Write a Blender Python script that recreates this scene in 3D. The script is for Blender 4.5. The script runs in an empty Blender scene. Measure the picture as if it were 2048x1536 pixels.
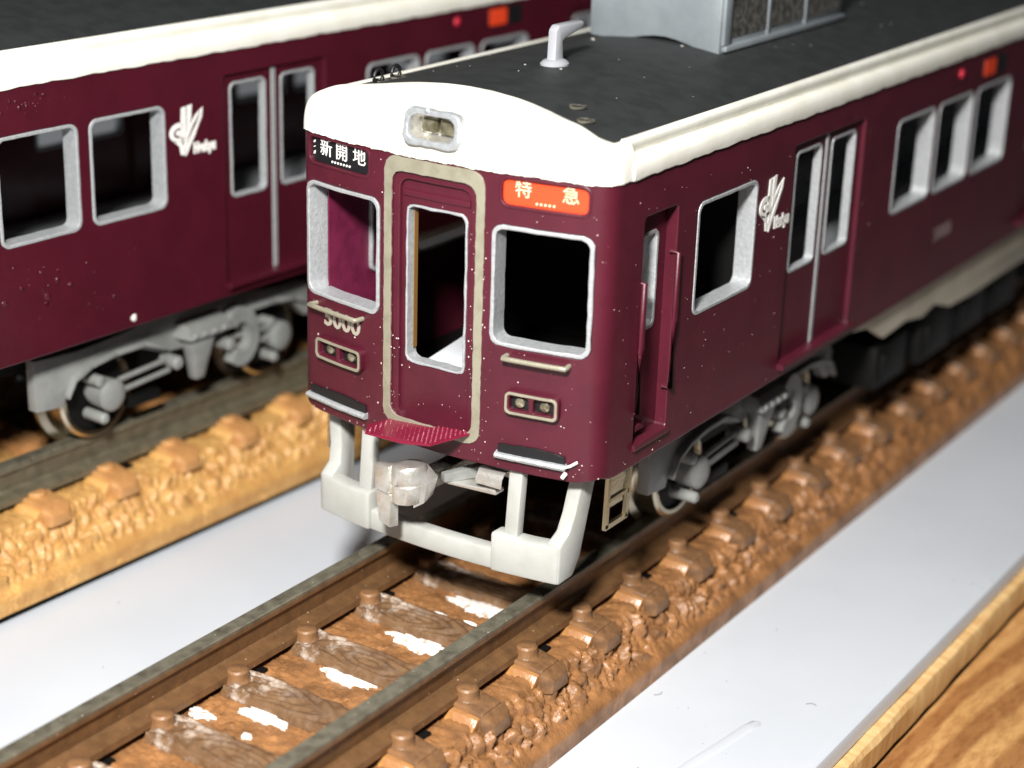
import bpy, bmesh, math, random
import numpy as np
from mathutils import Vector, Matrix

# ------------------------------------------------------------------ camera, world, lamps
S = 0.001                      # the script is written in millimetres
random.seed(5); RNG = np.random.RandomState(11)
scene = bpy.context.scene
COL = scene.collection

CAM = Vector((48.776, -68.459, 41.818)); YAW, PITCH, ROLL, FPX = 0.5796, 0.3556, 0.0323, 3659.6
fwd = Vector((-math.sin(YAW)*math.cos(PITCH), math.cos(YAW)*math.cos(PITCH), -math.sin(PITCH)))
right = Vector((math.cos(YAW), math.sin(YAW), 0)); up = right.cross(fwd)
r2 = math.cos(ROLL)*right + math.sin(ROLL)*up
u2 = -math.sin(ROLL)*right + math.cos(ROLL)*up
cd = bpy.data.cameras.new('camera'); cam = bpy.data.objects.new('camera', cd); COL.objects.link(cam)
R3 = Matrix((r2, u2, -fwd)).transposed()
cam.matrix_world = Matrix.Translation(CAM*S) @ R3.to_4x4()
cd.sensor_width = 36; cd.lens = FPX/2048*36
cd.clip_start = 0.005; cd.clip_end = 5
cd.dof.use_dof = True; cd.dof.focus_distance = 0.0890; cd.dof.aperture_fstop = 47
scene.camera = cam

w = bpy.data.worlds.new('World'); scene.world = w; w.use_nodes = True
w.node_tree.nodes['Background'].inputs[0].default_value = (0.9, 0.95, 1, 1)
w.node_tree.nodes['Background'].inputs[1].default_value = 0.03
def lamp(name, direction, dist, size, power, col, target=(0, 8, 10)):
    l = bpy.data.lights.new(name, 'AREA'); l.shape = 'DISK'; l.size = size*S; l.energy = power; l.color = col
    o = bpy.data.objects.new(name, l); COL.objects.link(o)
    d = Vector(direction).normalized(); o.location = (Vector(target) + d*dist)*S
    o.rotation_euler = d.to_track_quat('Z', 'Y').to_euler()
    return o
def near_lamp(name, pos, aim, size, power, col):
    d = Vector(pos)-Vector(aim); o = lamp(name, d, d.length, size, power, col, aim); return o
near_lamp('close_light', (32, -62, 63), (2, 12, 6), 10, 0.186, (1, 0.975, 0.93))  # small disc lamp close in front of the cars
lamp('ceiling_lamp_light', (0.24, -0.52, 0.84), 500, 60, 0.92, (1, 0.97, 0.93))
vs = scene.view_settings
vs.view_transform = 'Standard'; vs.look = 'None'; vs.exposure = 0; vs.gamma = 1; vs.use_curve_mapping = False

# ------------------------------------------------------------------ materials
def lin(c):
    return tuple((x/255/12.92 if x/255 <= 0.04045 else ((x/255+0.055)/1.055)**2.4) for x in c)
MATS = {}
def mat(name, rgb, rough=0.5, metal=0.0, spec=0.5, rgb2=None, nscale=1.0, ndetail=4, lo=0.4, hi=0.65,
        bump=None, specks=None, streak=None, sss=None, rough2=None, stretch=(1, 1, 1), streak_x=None):
    """colours are sRGB 0-255; nscale / bump scale in cycles per mm"""
    if name in MATS: return MATS[name]
    m = bpy.data.materials.new(name); m.use_nodes = True; MATS[name] = m
    nt = m.node_tree; N = nt.nodes; L = nt.links; b = N['Principled BSDF']
    base = lin(rgb)+(1,)
    b.inputs['Base Color'].default_value = base
    b.inputs['Roughness'].default_value = rough; b.inputs['Metallic'].default_value = metal
    b.inputs['Specular IOR Level'].default_value = spec
    tc = N.new('ShaderNodeTexCoord'); mp = N.new('ShaderNodeMapping')
    mp.inputs['Scale'].default_value = tuple(1000*s for s in stretch); L.new(tc.outputs['Object'], mp.inputs['Vector'])
    def noise(scale, detail=4, rough_=0.55):
        n = N.new('ShaderNodeTexNoise'); n.inputs['Scale'].default_value = scale
        n.inputs['Detail'].default_value = detail; n.inputs['Roughness'].default_value = rough_
        L.new(mp.outputs[0], n.inputs['Vector']); return n
    def ramp(src, a, b_, va=0.0, vb=1.0):
        r = N.new('ShaderNodeMapRange'); r.inputs[1].default_value = a; r.inputs[2].default_value = b_
        r.inputs[3].default_value = va; r.inputs[4].default_value = vb; r.clamp = True; L.new(src, r.inputs[0]); return r
    colsock = None
    def mix(fac, c2):
        nonlocal colsock
        x = N.new('ShaderNodeMix'); x.data_type = 'RGBA'; L.new(fac, x.inputs[0])
        if colsock is None: x.inputs[6].default_value = base
        else: L.new(colsock, x.inputs[6])
        x.inputs[7].default_value = lin(c2)+(1,); colsock = x.outputs[2]
    if rgb2 is not None:
        n = noise(nscale, ndetail); r = ramp(n.outputs[0], lo, hi); mix(r.outputs[0], rgb2)
        if rough2 is not None:
            rr = ramp(n.outputs[0], lo, hi, rough, rough2); L.new(rr.outputs[0], b.inputs['Roughness'])
    if streak is not None:      # (colour, scale, lo, hi)
        n = noise(streak[1], 6, 0.7); r = ramp(n.outputs[0], streak[2], streak[3])
        if streak_x is not None:   # dust that lies thicker towards one end
            sx_ = N.new('ShaderNodeSeparateXYZ'); L.new(mp.outputs[0], sx_.inputs[0]); rx = ramp(sx_.outputs[0], streak_x[0], streak_x[1], 0.12, 1.0)
            mm = N.new('ShaderNodeMath'); mm.operation = 'MULTIPLY'; L.new(r.outputs[0], mm.inputs[0]); L.new(rx.outputs[0], mm.inputs[1]); r = mm
        mix(r.outputs[0], streak[0])
    if specks is not None:      # (colour, scale, radius)
        v = N.new('ShaderNodeTexVoronoi'); v.inputs['Scale'].default_value = specks[1]; L.new(mp.outputs[0], v.inputs['Vector'])
        r = ramp(v.outputs['Distance'], specks[2]*0.8, specks[2], 1, 0)
        wn = N.new('ShaderNodeSeparateColor'); L.new(v.outputs['Color'], wn.inputs[0])
        r2_ = ramp(wn.outputs[0], 0.62, 0.66); mu = N.new('ShaderNodeMath'); mu.operation = 'MULTIPLY'
        L.new(r.outputs[0], mu.inputs[0]); L.new(r2_.outputs[0], mu.inputs[1]); mix(mu.outputs[0], specks[0])
    if colsock is not None: L.new(colsock, b.inputs['Base Color'])
    if bump is not None:        # list of (scale, distance mm)
        prev = None
        for sc, dist in bump:
            n = noise(sc, 3); bp = N.new('ShaderNodeBump'); bp.inputs['Distance'].default_value = dist*S
            bp.inputs['Strength'].default_value = 1.0; L.new(n.outputs[0], bp.inputs['Height'])
            if prev is not None: L.new(prev.outputs[0], bp.inputs['Normal'])
            prev = bp
        L.new(prev.outputs[0], b.inputs['Normal'])
    if sss:
        b.inputs['Subsurface Weight'].default_value = sss[0]; b.inputs['Subsurface Radius'].default_value = sss[2]
        b.inputs['Subsurface Scale'].default_value = sss[1]*S
    return m

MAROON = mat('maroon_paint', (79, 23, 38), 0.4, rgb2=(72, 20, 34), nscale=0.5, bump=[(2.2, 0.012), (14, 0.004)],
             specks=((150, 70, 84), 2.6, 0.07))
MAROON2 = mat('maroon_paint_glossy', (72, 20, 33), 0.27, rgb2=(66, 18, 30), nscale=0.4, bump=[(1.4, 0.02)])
MAGENTA = mat('bare_magenta_plastic', (112, 32, 64), 0.45, rgb2=(96, 26, 54), nscale=1.2, bump=[(6, 0.01)])
TREADM = mat('tread_paint', (122, 26, 52), 0.3, bump=[(9, 0.01)])
WHITE = mat('white_paint', (238, 237, 228), 0.42, rgb2=(228, 226, 214), nscale=0.35, bump=[(1.6, 0.012), (9, 0.004)])
BLACKROOF = mat('black_roof_paint', (43, 45, 46), 0.6, rgb2=(34, 36, 37), nscale=0.9, ndetail=9, bump=[(11, 0.016), (2, 0.02)],
                specks=((90, 90, 84), 1.1, 0.04))
SILVER = mat('silver_paint', (184, 187, 190), 0.4, metal=0.35, rgb2=(170, 174, 178), nscale=4, bump=[(5, 0.03), (20, 0.01)])
BEIGE = mat('champagne_band_paint', (160, 156, 138), 0.4, metal=0.3, rgb2=(146, 142, 124), nscale=1.4, bump=[(7, 0.015)])
BLACK = mat('black_paint', (22, 22, 24), 0.45, bump=[(9, 0.02)])
SIGNBLACK = mat('sign_black', (24, 25, 28), 0.4)
SIGNRED = mat('sign_orange_red', (236, 72, 36), 0.45, bump=[(8, 0.006)])
LETTER = mat('letter_white', (236, 236, 232), 0.5)
LETTERW = mat('letter_cream', (250, 216, 180), 0.5)
DECALGREY = mat('decal_grey', (170, 164, 150), 0.5)
NUMGREY = mat('number_grey', (112, 96, 96), 0.5)
GREYPL = mat('grey_plastic', (138, 140, 138), 0.42, rgb2=(124, 126, 124), nscale=0.8, bump=[(4, 0.01)])
ACGREY = mat('air_conditioner_grey', (122, 129, 134), 0.5, rgb2=(114, 121, 126), nscale=0.7, bump=[(5, 0.012)])
GRILLE = mat('grille_dark', (70, 68, 66), 0.5, metal=0.4, rgb2=(120, 118, 112), nscale=2.2, ndetail=6, bump=[(6, 0.05)])
PLOW = mat('pale_grey_plastic', (180, 182, 178), 0.4, rgb2=(172, 173, 168), nscale=0.6, bump=[(3, 0.012)], sss=(0.25, 0.6, (1, 0.95, 0.85)))
METAL = mat('bare_metal', (196, 190, 176), 0.3, metal=1.0, rgb2=(150, 142, 126), nscale=2.0, bump=[(7, 0.05)])
FOIL = mat('silver_foil', (230, 229, 225), 0.36, metal=0.75, rgb2=(210, 206, 196), nscale=1.2, ndetail=8, bump=[(6, 0.025), (16, 0.012)])
ETCH = mat('etched_nickel', (206, 196, 164), 0.28, metal=1.0, bump=[(6, 0.02)])
WHEELM = mat('wheel_nickel', (190, 180, 160), 0.25, metal=1.0)
DARK = mat('black_plastic', (12, 12, 12), 0.6, spec=0.2)
FLOORM = mat('interior_floor', (206, 212, 218), 0.6, rgb2=(190, 195, 200), nscale=0.4)
SKIRTG = mat('underframe_grey', (206, 198, 178), 0.55, rgb2=(190, 182, 162), nscale=0.3)
LAMPGLASS = mat('lamp_reflector', (168, 162, 140), 0.15, metal=0.6, rgb2=(110, 102, 80), nscale=1.6)
OCHRE = mat('bare_brass_edge', (150, 112, 62), 0.4, metal=0.4)
DUST = mat('dust', (214, 196, 190), 0.8)
ANT = mat('antenna_grey', (158, 160, 166), 0.35)
BOARD = mat('white_board', (200, 205, 212), 0.33, rgb2=(193, 198, 206), nscale=0.06, bump=[(0.35, 0.02), (5, 0.004)])
GLUE = mat('white_glue', (222, 222, 222), 0.25)
PLY = mat('pale_plywood', (232, 196, 140), 0.65, rgb2=(206, 160, 100), nscale=1.0, ndetail=8, lo=0.35, hi=0.7, bump=[(5, 0.06)], stretch=(1, 2.6, 0.35))
PLASTER = mat('white_residue', (236, 233, 228), 0.6, rgb2=(186, 160, 136), nscale=1.6, ndetail=8, lo=0.56, hi=0.66, bump=[(5, 0.05)])
HAIR = mat('hair', (90, 88, 96), 0.5)

def wood_core():
    m = bpy.data.materials.new('pine_core'); m.use_nodes = True
    N = m.node_tree.nodes; L = m.node_tree.links; b = N['Principled BSDF']
    tc = N.new('ShaderNodeTexCoord'); mp = N.new('ShaderNodeMapping'); mp.inputs['Scale'].default_value = (300, 60, 420)
    mp.inputs['Rotation'].default_value = (0, 0, 0.35)
    L.new(tc.outputs['Object'], mp.inputs[0])
    wv = N.new('ShaderNodeTexWave'); wv.wave_type = 'BANDS'; wv.bands_direction = 'X'
    wv.inputs['Scale'].default_value = 0.5; wv.inputs['Distortion'].default_value = 4.5; wv.inputs['Detail'].default_value = 3
    wv.inputs['Detail Scale'].default_value = 1.4
    L.new(mp.outputs[0], wv.inputs[0])
    cr = N.new('ShaderNodeValToRGB'); cr.color_ramp.elements[0].color = lin((156, 108, 62))+(1,); cr.color_ramp.elements[1].color = lin((196, 150, 94))+(1,)
    cr.color_ramp.elements[0].position = 0.25; cr.color_ramp.elements[1].position = 0.7
    L.new(wv.outputs[0], cr.inputs[0])
    n = N.new('ShaderNodeTexNoise'); n.inputs['Scale'].default_value = 3.2; n.inputs['Detail'].default_value = 8
    mp2 = N.new('ShaderNodeMapping'); mp2.inputs['Scale'].default_value = (1000, 260, 1000); L.new(tc.outputs['Object'], mp2.inputs[0]); L.new(mp2.outputs[0], n.inputs[0])
    x = N.new('ShaderNodeMix'); x.data_type = 'RGBA'; x.blend_type = 'MULTIPLY'; x.inputs[0].default_value = 0.65
    cr2 = N.new('ShaderNodeValToRGB'); cr2.color_ramp.elements[0].position = 0.35; cr2.color_ramp.elements[1].position = 0.62
    cr2.color_ramp.elements[0].color = (0.62, 0.5, 0.38, 1); L.new(n.outputs[0], cr2.inputs[0])
    L.new(cr.outputs[0], x.inputs[6]); L.new(cr2.outputs[0], x.inputs[7]); L.new(x.outputs[2], b.inputs['Base Color'])
    b.inputs['Roughness'].default_value = 0.6
    bp = N.new('ShaderNodeBump'); bp.inputs['Distance'].default_value = 0.15*S; L.new(n.outputs[0], bp.inputs['Height']); L.new(bp.outputs[0], b.inputs['Normal'])
    return m
CORE = wood_core()

def rail_mat(name, brown):
    m = bpy.data.materials.new(name); m.use_nodes = True
    N = m.node_tree.nodes; L = m.node_tree.links; b = N['Principled BSDF']
    tc = N.new('ShaderNodeTexCoord'); mp = N.new('ShaderNodeMapping'); mp.inputs['Scale'].default_value = (1000,)*3; L.new(tc.outputs['Object'], mp.inputs[0])
    sep = N.new('ShaderNodeSeparateXYZ'); L.new(mp.outputs[0], sep.inputs[0])
    n = N.new('ShaderNodeTexNoise'); n.inputs['Scale'].default_value = 1.5; n.inputs['Detail'].default_value = 7; L.new(mp.outputs[0], n.inputs[0])
    mr = N.new('ShaderNodeMapRange'); mr.inputs[1].default_value = -0.30; mr.inputs[2].default_value = -0.06; L.new(sep.outputs[2], mr.inputs[0])
    c1 = N.new('ShaderNodeValToRGB'); c1.color_ramp.elements[0].position = 0.3; c1.color_ramp.elements[1].position = 0.7
    c1.color_ramp.elements[0].color = lin(tuple(int(v*0.8) for v in brown))+(1,); c1.color_ramp.elements[1].color = lin(brown)+(1,); L.new(n.outputs[0], c1.inputs[0])
    c2 = N.new('ShaderNodeValToRGB'); c2.color_ramp.elements[0].position = 0.3; c2.color_ramp.elements[1].position = 0.6
    c2.color_ramp.elements[0].color = lin((84, 80, 68))+(1,); c2.color_ramp.elements[1].color = lin((116, 112, 98))+(1,); L.new(n.outputs[0], c2.inputs[0])
    x = N.new('ShaderNodeMix'); x.data_type = 'RGBA'; L.new(mr.outputs[0], x.inputs[0]); L.new(c1.outputs[0], x.inputs[6]); L.new(c2.outputs[0], x.inputs[7])
    v = N.new('ShaderNodeTexVoronoi'); v.inputs['Scale'].default_value = 1.7; L.new(mp.outputs[0], v.inputs[0])
    sp = N.new('ShaderNodeMapRange'); sp.inputs[1].default_value = 0.05; sp.inputs[2].default_value = 0.07; sp.inputs[3].default_value = 1; sp.inputs[4].default_value = 0; L.new(v.outputs[0], sp.inputs[0])
    x2_ = N.new('ShaderNodeMix'); x2_.data_type = 'RGBA'; L.new(sp.outputs[0], x2_.inputs[0]); L.new(x.outputs[2], x2_.inputs[6]); x2_.inputs[7].default_value = lin((205, 190, 165))+(1,)
    L.new(x2_.outputs[2], b.inputs['Base Color'])
    b.inputs['Metallic'].default_value = 0.3; b.inputs['Roughness'].default_value = 0.42
    n2 = N.new('ShaderNodeTexNoise'); n2.inputs['Scale'].default_value = 9; n2.inputs['Detail'].default_value = 4; L.new(mp.outputs[0], n2.inputs[0])
    bp = N.new('ShaderNodeBump'); bp.inputs['Distance'].default_value = 0.03*S; L.new(n2.outputs[0], bp.inputs['Height']); L.new(bp.outputs[0], b.inputs['Normal'])
    return m

# ------------------------------------------------------------------ mesh helpers (mm)
def link(o, parent=None):
    COL.objects.link(o)
    if parent is not None: o.parent = parent
    return o
def mk(name, V, F, m, parent=None, smooth=30, bevel=0, solid=0):
    me = bpy.data.meshes.new(name); me.from_pydata([tuple(float(c)*S for c in v) for v in V], [], [tuple(int(i) for i in f) for f in F]); me.update()
    bm = bmesh.new(); bm.from_mesh(me); bmesh.ops.recalc_face_normals(bm, faces=bm.faces)
    if bevel:
        ed = [e for e in bm.edges if len(e.link_faces) == 2 and e.calc_face_angle(0) > 0.5]
        bmesh.ops.bevel(bm, geom=ed, offset=bevel*S, segments=2, affect='EDGES', profile=0.5)
    bm.to_mesh(me); bm.free()
    if smooth:
        me.polygons.foreach_set('use_smooth', [True]*len(me.polygons)); me.set_sharp_from_angle(angle=math.radians(smooth))
    me.materials.append(m)
    o = bpy.data.objects.new(name, me)
    return link(o, parent)
def raw(name, V, F, m, parent=None, smooth=True):      # no normal fix (open sheets / big grids)
    me = bpy.data.meshes.new(name); me.from_pydata((np.asarray(V, float)*S).tolist(), [], F); me.update()
    if smooth: me.polygons.foreach_set('use_smooth', [True]*len(me.polygons))
    me.materials.append(m); return link(bpy.data.objects.new(name, me), parent)
def empty(name, loc=(0, 0, 0), rz=0):
    o = bpy.data.objects.new(name, None); o.empty_display_size = 0.005
    o.location = Vector(loc)*S; o.rotation_euler = (0, 0, rz); return link(o)
def tag(o, label=None, cat=None, group=None, kind=None):
    if label: o['label'] = label
    if cat: o['category'] = cat
    if group: o['group'] = group
    if kind: o['kind'] = kind
    return o
class MB:
    def __init__(s): s.V = []; s.F = []
    def add(s, V, F):
        k = len(s.V); s.V += [tuple(v) for v in V]; s.F += [tuple(i+k for i in f) for f in F]; return s
    def box(s, x0, x1, y0, y1, z0, z1):
        V = [(x, y, z) for x in (x0, x1) for y in (y0, y1) for z in (z0, z1)]
        return s.add(V, [(0, 1, 3, 2), (4, 6, 7, 5), (0, 4, 5, 1), (2, 3, 7, 6), (0, 2, 6, 4), (1, 5, 7, 3)])
    def hexa(s, P):       # 8 points: bottom ring 4, top ring 4
        return s.add(P, [(0, 1, 2, 3), (4, 5, 6, 7), (0, 1, 5, 4), (1, 2, 6, 5), (2, 3, 7, 6), (3, 0, 4, 7)])
    def prism(s, poly, fn, a, b):   # poly of 2-D points, fn(p, h) -> 3-D
        n = len(poly); V = [fn(p, a) for p in poly]+[fn(p, b) for p in poly]
        F = [tuple(range(n)), tuple(range(2*n-1, n-1, -1))]+[(i, (i+1) % n, (i+1) % n+n, i+n) for i in range(n)]
        return s.add(V, F)
    def tube(s, P, r, n=8, cap=True):
        P = [Vector(p) for p in P]; rings = []
        rr = r if isinstance(r, (list, tuple)) else [r]*len(P)
        ref = Vector((0, 0, 1))
        for i, p in enumerate(P):
            t = (P[min(i+1, len(P)-1)]-P[max(i-1, 0)]).normalized()
            a = t.cross(ref)
            if a.length < 0.05: a = t.cross(Vector((1, 0, 0)))
            a.normalize(); b = t.cross(a).normalized()
            rings.append([p+(a*math.cos(2*math.pi*k/n)+b*math.sin(2*math.pi*k/n))*rr[i] for k in range(n)])
        V = [v for rg in rings for v in rg]
        F = [(i*n+k, i*n+(k+1) % n, (i+1)*n+(k+1) % n, (i+1)*n+k) for i in range(len(P)-1) for k in range(n)]
        if cap: F += [tuple(range(n)), tuple(range((len(P)-1)*n, len(P)*n))]
        return s.add(V, F)
    def lathe(s, prof, origin, axis='x', n=28):   # prof: (r, h)
        V = []; o = origin
        for r, h in prof:
            for k in range(n):
                c, q = r*math.cos(2*math.pi*k/n), r*math.sin(2*math.pi*k/n)
                V.append((o[0]+h, o[1]+c, o[2]+q) if axis == 'x' else (o[0]+c, o[1]+q, o[2]+h) if axis == 'z' else (o[0]+c, o[1]+h, o[2]+q))
        m = len(prof); F = [(i*n+k, i*n+(k+1) % n, (i+1)*n+(k+1) % n, (i+1)*n+k) for i in range(m-1) for k in range(n)]
        F += [tuple(range(n)), tuple(range((m-1)*n, m*n))]
        return s.add(V, F)
    def blob(s, c, r, seed=0, sq=(1, 1, 1)):
        rs = random.Random(seed); V = []; n, m = 6, 4
        V.append((c[0], c[1], c[2]+r*sq[2]))
        for i in range(1, m):
            th = math.pi*i/m
            for k in range(n):
                q = r*(0.75+0.5*rs.random()); V.append((c[0]+q*sq[0]*math.sin(th)*math.cos(2*math.pi*k/n), c[1]+q*sq[1]*math.sin(th)*math.sin(2*math.pi*k/n), c[2]+q*sq[2]*math.cos(th)))
        V.append((c[0], c[1], c[2]-r*sq[2])); e = len(V)-1
        F = [(0, 1+k, 1+(k+1) % n) for k in range(n)]+[(e, e-n+(k+1) % n, e-n+k) for k in range(n)]
        for i in range(m-2):
            F += [(1+i*n+k, 1+(i+1)*n+k, 1+(i+1)*n+(k+1) % n, 1+i*n+(k+1) % n) for k in range(n)]
        return s.add(V, F)
    def map(s, fn): s.V = [tuple(fn(v)) for v in s.V]; return s
    def build(s, name, m, parent=None, smooth=30, bevel=0): return mk(name, s.V, s.F, m, parent, smooth, bevel)

def rr(x0, x1, z0, z1, r=0.4, n=5, jit=0):
    P = []
    for cx, cz, a0 in ((x1-r, z1-r, 0), (x0+r, z1-r, 90), (x0+r, z0+r, 180), (x1-r, z0+r, 270)):
        for k in range(n+1):
            a = math.radians(a0+90*k/n); P.append((cx+r*math.cos(a)+random.uniform(-jit, jit), cz+r*math.sin(a)+random.uniform(-jit, jit)))
    return P
def fine(P, step):      # subdivide a polygon outline
    Q = []
    for i, p in enumerate(P):
        q = P[(i+1) % len(P)]; d = math.hypot(q[0]-p[0], q[1]-p[1]); n = max(1, int(d/step))
        Q += [(p[0]+(q[0]-p[0])*k/n, p[1]+(q[1]-p[1])*k/n) for k in range(n)]
    return Q
def curve_mesh(loops, depth, bev=0.0, text=None, size=1.0, fill=True):
    cu = bpy.data.curves.new('t', 'CURVE'); cu.dimensions = '2D'; cu.fill_mode = 'BOTH'
    for P in loops:
        sp = cu.splines.new('POLY'); sp.points.add(len(P)-1)
        for pt, p in zip(sp.points, P): pt.co = (p[0], p[1], 0, 1)
        sp.use_cyclic_u = True
    cu.extrude = max(depth/2-bev, 0); cu.bevel_depth = bev; cu.bevel_resolution = 1; cu.offset = -bev
    o = bpy.data.objects.new('t', cu); me = bpy.data.meshes.new_from_object(o)
    V = np.array([v.co[:] for v in me.vertices]); F = [tuple(p.vertices) for p in me.polygons]
    bpy.data.objects.remove(o); bpy.data.curves.remove(cu); bpy.data.meshes.remove(me)
    return V, F
def text_mesh(txt, size, depth, bold=0.0):
    cu = bpy.data.curves.new('t', 'FONT'); cu.body = txt; cu.size = size; cu.extrude = depth/2; cu.align_x = 'CENTER'; cu.align_y = 'CENTER'
    cu.resolution_u = 3; cu.offset = bold
    o = bpy.data.objects.new('t', cu); me = bpy.data.meshes.new_from_object(o)
    V = np.array([v.co[:] for v in me.vertices]) if len(me.vertices) else np.zeros((0, 3)); F = [tuple(p.vertices) for p in me.polygons]
    bpy.data.objects.remove(o); bpy.data.curves.remove(cu); bpy.data.meshes.remove(me)
    return V, F

# perimeter of the car body seen from above: s = x on the bowed front, then a corner, then the straight side
BOW, HW = 1.2168, 9.0
XC, CL, Y1 = 8.2, 1.25, 0.9
def yf(x): return -BOW*(1-(x/HW)**2)
def P2(s):
    sg = 1 if s >= 0 else -1; a = abs(s)
    if a <= XC: x, y = a, yf(a)
    elif a <= XC+CL:
        t = (a-XC)/CL; p0 = (XC, yf(XC)); sl = 2*BOW*XC/81; p1 = (HW, yf(XC)+(HW-XC)*sl); p2 = (HW, Y1)
        x = (1-t)**2*p0[0]+2*t*(1-t)*p1[0]+t*t*p2[0]; y = (1-t)**2*p0[1]+2*t*(1-t)*p1[1]+t*t*p2[1]
    else: x, y = HW, Y1+(a-XC-CL)
    return sg*x, y
def sy(y): return XC+CL+y-Y1            # s on the right side for a given y
def wrap1(s, z, t):
    e = 0.01; a = P2(s-e); b = P2(s+e); tx, ty = b[0]-a[0], b[1]-a[1]; l = math.hypot(tx, ty); p = P2(s)
    return (p[0]+ty/l*t, p[1]-tx/l*t, z)
CUTS = [i*0.4 for i in range(-20, 21)]+[sg*(XC+CL*k/7) for sg in (1, -1) for k in range(8)]
def cut_wrap(V, F, t0):
    """V in (s, z, depth) -> cut at CUTS so the bow is smooth -> wrapped on the perimeter; t0 = offset of mid plane"""
    bm = bmesh.new(); vs_ = [bm.verts.new((v[0], v[1], v[2])) for v in V]
    for f in F:
        try: bm.faces.new([vs_[i] for i in f])
        except ValueError: pass
    bmesh.ops.remove_doubles(bm, verts=bm.verts, dist=1e-4)
    smin = min(v.co.x for v in bm.verts); smax = max(v.co.x for v in bm.verts)
    for c in CUTS:
        if smin+0.02 < c < smax-0.02:
            bmesh.ops.bisect_plane(bm, geom=list(bm.verts)+list(bm.edges)+list(bm.faces), plane_co=(c, 0, 0), plane_no=(1, 0, 0), dist=1e-5)
    bm.verts.index_update()
    VV = [wrap1(v.co.x, v.co.y, v.co.z+t0) for v in bm.verts]; FF = [tuple(v.index for v in f.verts) for f in bm.faces]
    bm.free(); return VV, FF
def panel(name, loops, t_out, t_in, m, parent, bev=0.0, smooth=16):
    V, F = curve_mesh(loops, abs(t_out-t_in), bev); V, F = cut_wrap(V, F, (t_out+t_in)/2)
    return mk(name, V, F, m, parent, smooth)
def ring(name, x0, x1, z0, z1, wd, t_out, t_in, m, parent, r=0.45, bev=0.05, jit=0.02):
    out = fine(rr(x0, x1, z0, z1, r), 0.5); inn = fine(rr(x0+wd, x1-wd, z0+wd, z1-wd, max(r-wd*0.6, 0.12)), 0.5)
    if jit:
        out = [(a+random.uniform(-jit, jit), b+random.uniform(-jit, jit)) for a, b in out]; inn = [(a+random.uniform(-jit, jit), b+random.uniform(-jit, jit)) for a, b in inn]
    return panel(name, [out, inn], t_out, t_in, m, parent, bev)
def wtext(name, txt, size, s, z, t, m, parent, sx=1.0, flip=False, depth=0.03, shear=0.0, bold=0.0):
    V, F = text_mesh(txt, size, depth, bold)
    if not len(V): return None
    V = V.copy(); V[:, 0] = V[:, 0]*sx*(-1 if flip else 1)+V[:, 1]*shear+s; V[:, 1] += z
    V, F = cut_wrap(V, F, t); return mk(name, V, F, m, parent, 0)

TH = 0.95      # body wall thickness
def noise1(seed):
    rs = np.random.RandomState(seed); ph = rs.rand(6)*6.28; fr = np.array([0.7, 1.9, 4.3, 7.1, 11.7, 19.3])*(0.8+0.4*rs.rand(6)); am = np.array([1, .8, .7, .6, .5, .5])
    return lambda x: float(np.sum(am*np.sin(fr*x+ph))/2.6)
def zroof(x): return 24.95-1.35*(x/8.3)**2

# logo, in units of its own height (x right, y up); drawn from the emblem beside the door
def logo(name, s, z, h, parent, mirror=1):
    mb = MB()
    def poly(P): mb.prism([(s+mirror*p[0]*1.4*h, z+p[1]*h) for p in P], lambda p, hh: (p[0], p[1], hh), 0.0, 0.035)
    poly([(-0.10, 0.98), (-0.02, 1.0), (-0.02, 0.36), (-0.13, 0.30)]); poly([(0.01, 1.0), (0.10, 1.02), (0.08, 0.74), (0.0, 0.50)])
    # leaf, two blades with a gap between
    poly([(0.31, 0.92), (0.17, 0.80), (0.05, 0.62), (-0.03, 0.42), (-0.08, 0.20), (-0.07, 0.06), (-0.02, 0.24), (0.04, 0.44), (0.12, 0.62), (0.22, 0.78)])
    poly([(0.31, 0.92), (0.29, 0.74), (0.21, 0.56), (0.15, 0.40), (0.06, 0.22), (-0.02, 0.04), (-0.05, 0.02), (-0.01, 0.22), (0.09, 0.44), (0.18, 0.60), (0.25, 0.76)])
    # curl
    for a0, r0, r1 in ((0, 0.185, 0.10),):
        n = 16
        for k in range(n):
            a, b = math.radians(60+250*k/n), math.radians(60+250*(k+1)/n); ra, rb = r0-(0.02*k/n), r0-(0.02*(k+1)/n)
            c = (-0.16, 0.50)
            poly([(c[0]+ra*math.cos(a), c[1]+ra*1.1*math.sin(a)), (c[0]+rb*math.cos(b), c[1]+rb*1.1*math.sin(b)), (c[0]+r1*math.cos(b), c[1]+r1*math.sin(b)), (c[0]+r1*math.cos(a), c[1]+r1*math.sin(a))])
    poly([(c[0]+0.055*math.cos(k*0.7), c[1]+0.06*math.sin(k*0.7)) for k in range(9)])
    poly([(-0.30, 0.40), (-0.10, 0.30), (-0.07, 0.04), (-0.13, 0.06), (-0.15, 0.22)])
    V, F = cut_wrap(mb.V, mb.F, 0.005)
    o = mk(name, V, F, LETTER, parent, 0)
    wtext('lettering', 'Hankyu', 0.27*h, s+mirror*0.46*h, z+0.13*h, 0.03, LETTER, o, sx=0.72, bold=0.022*h)
    return o

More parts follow.
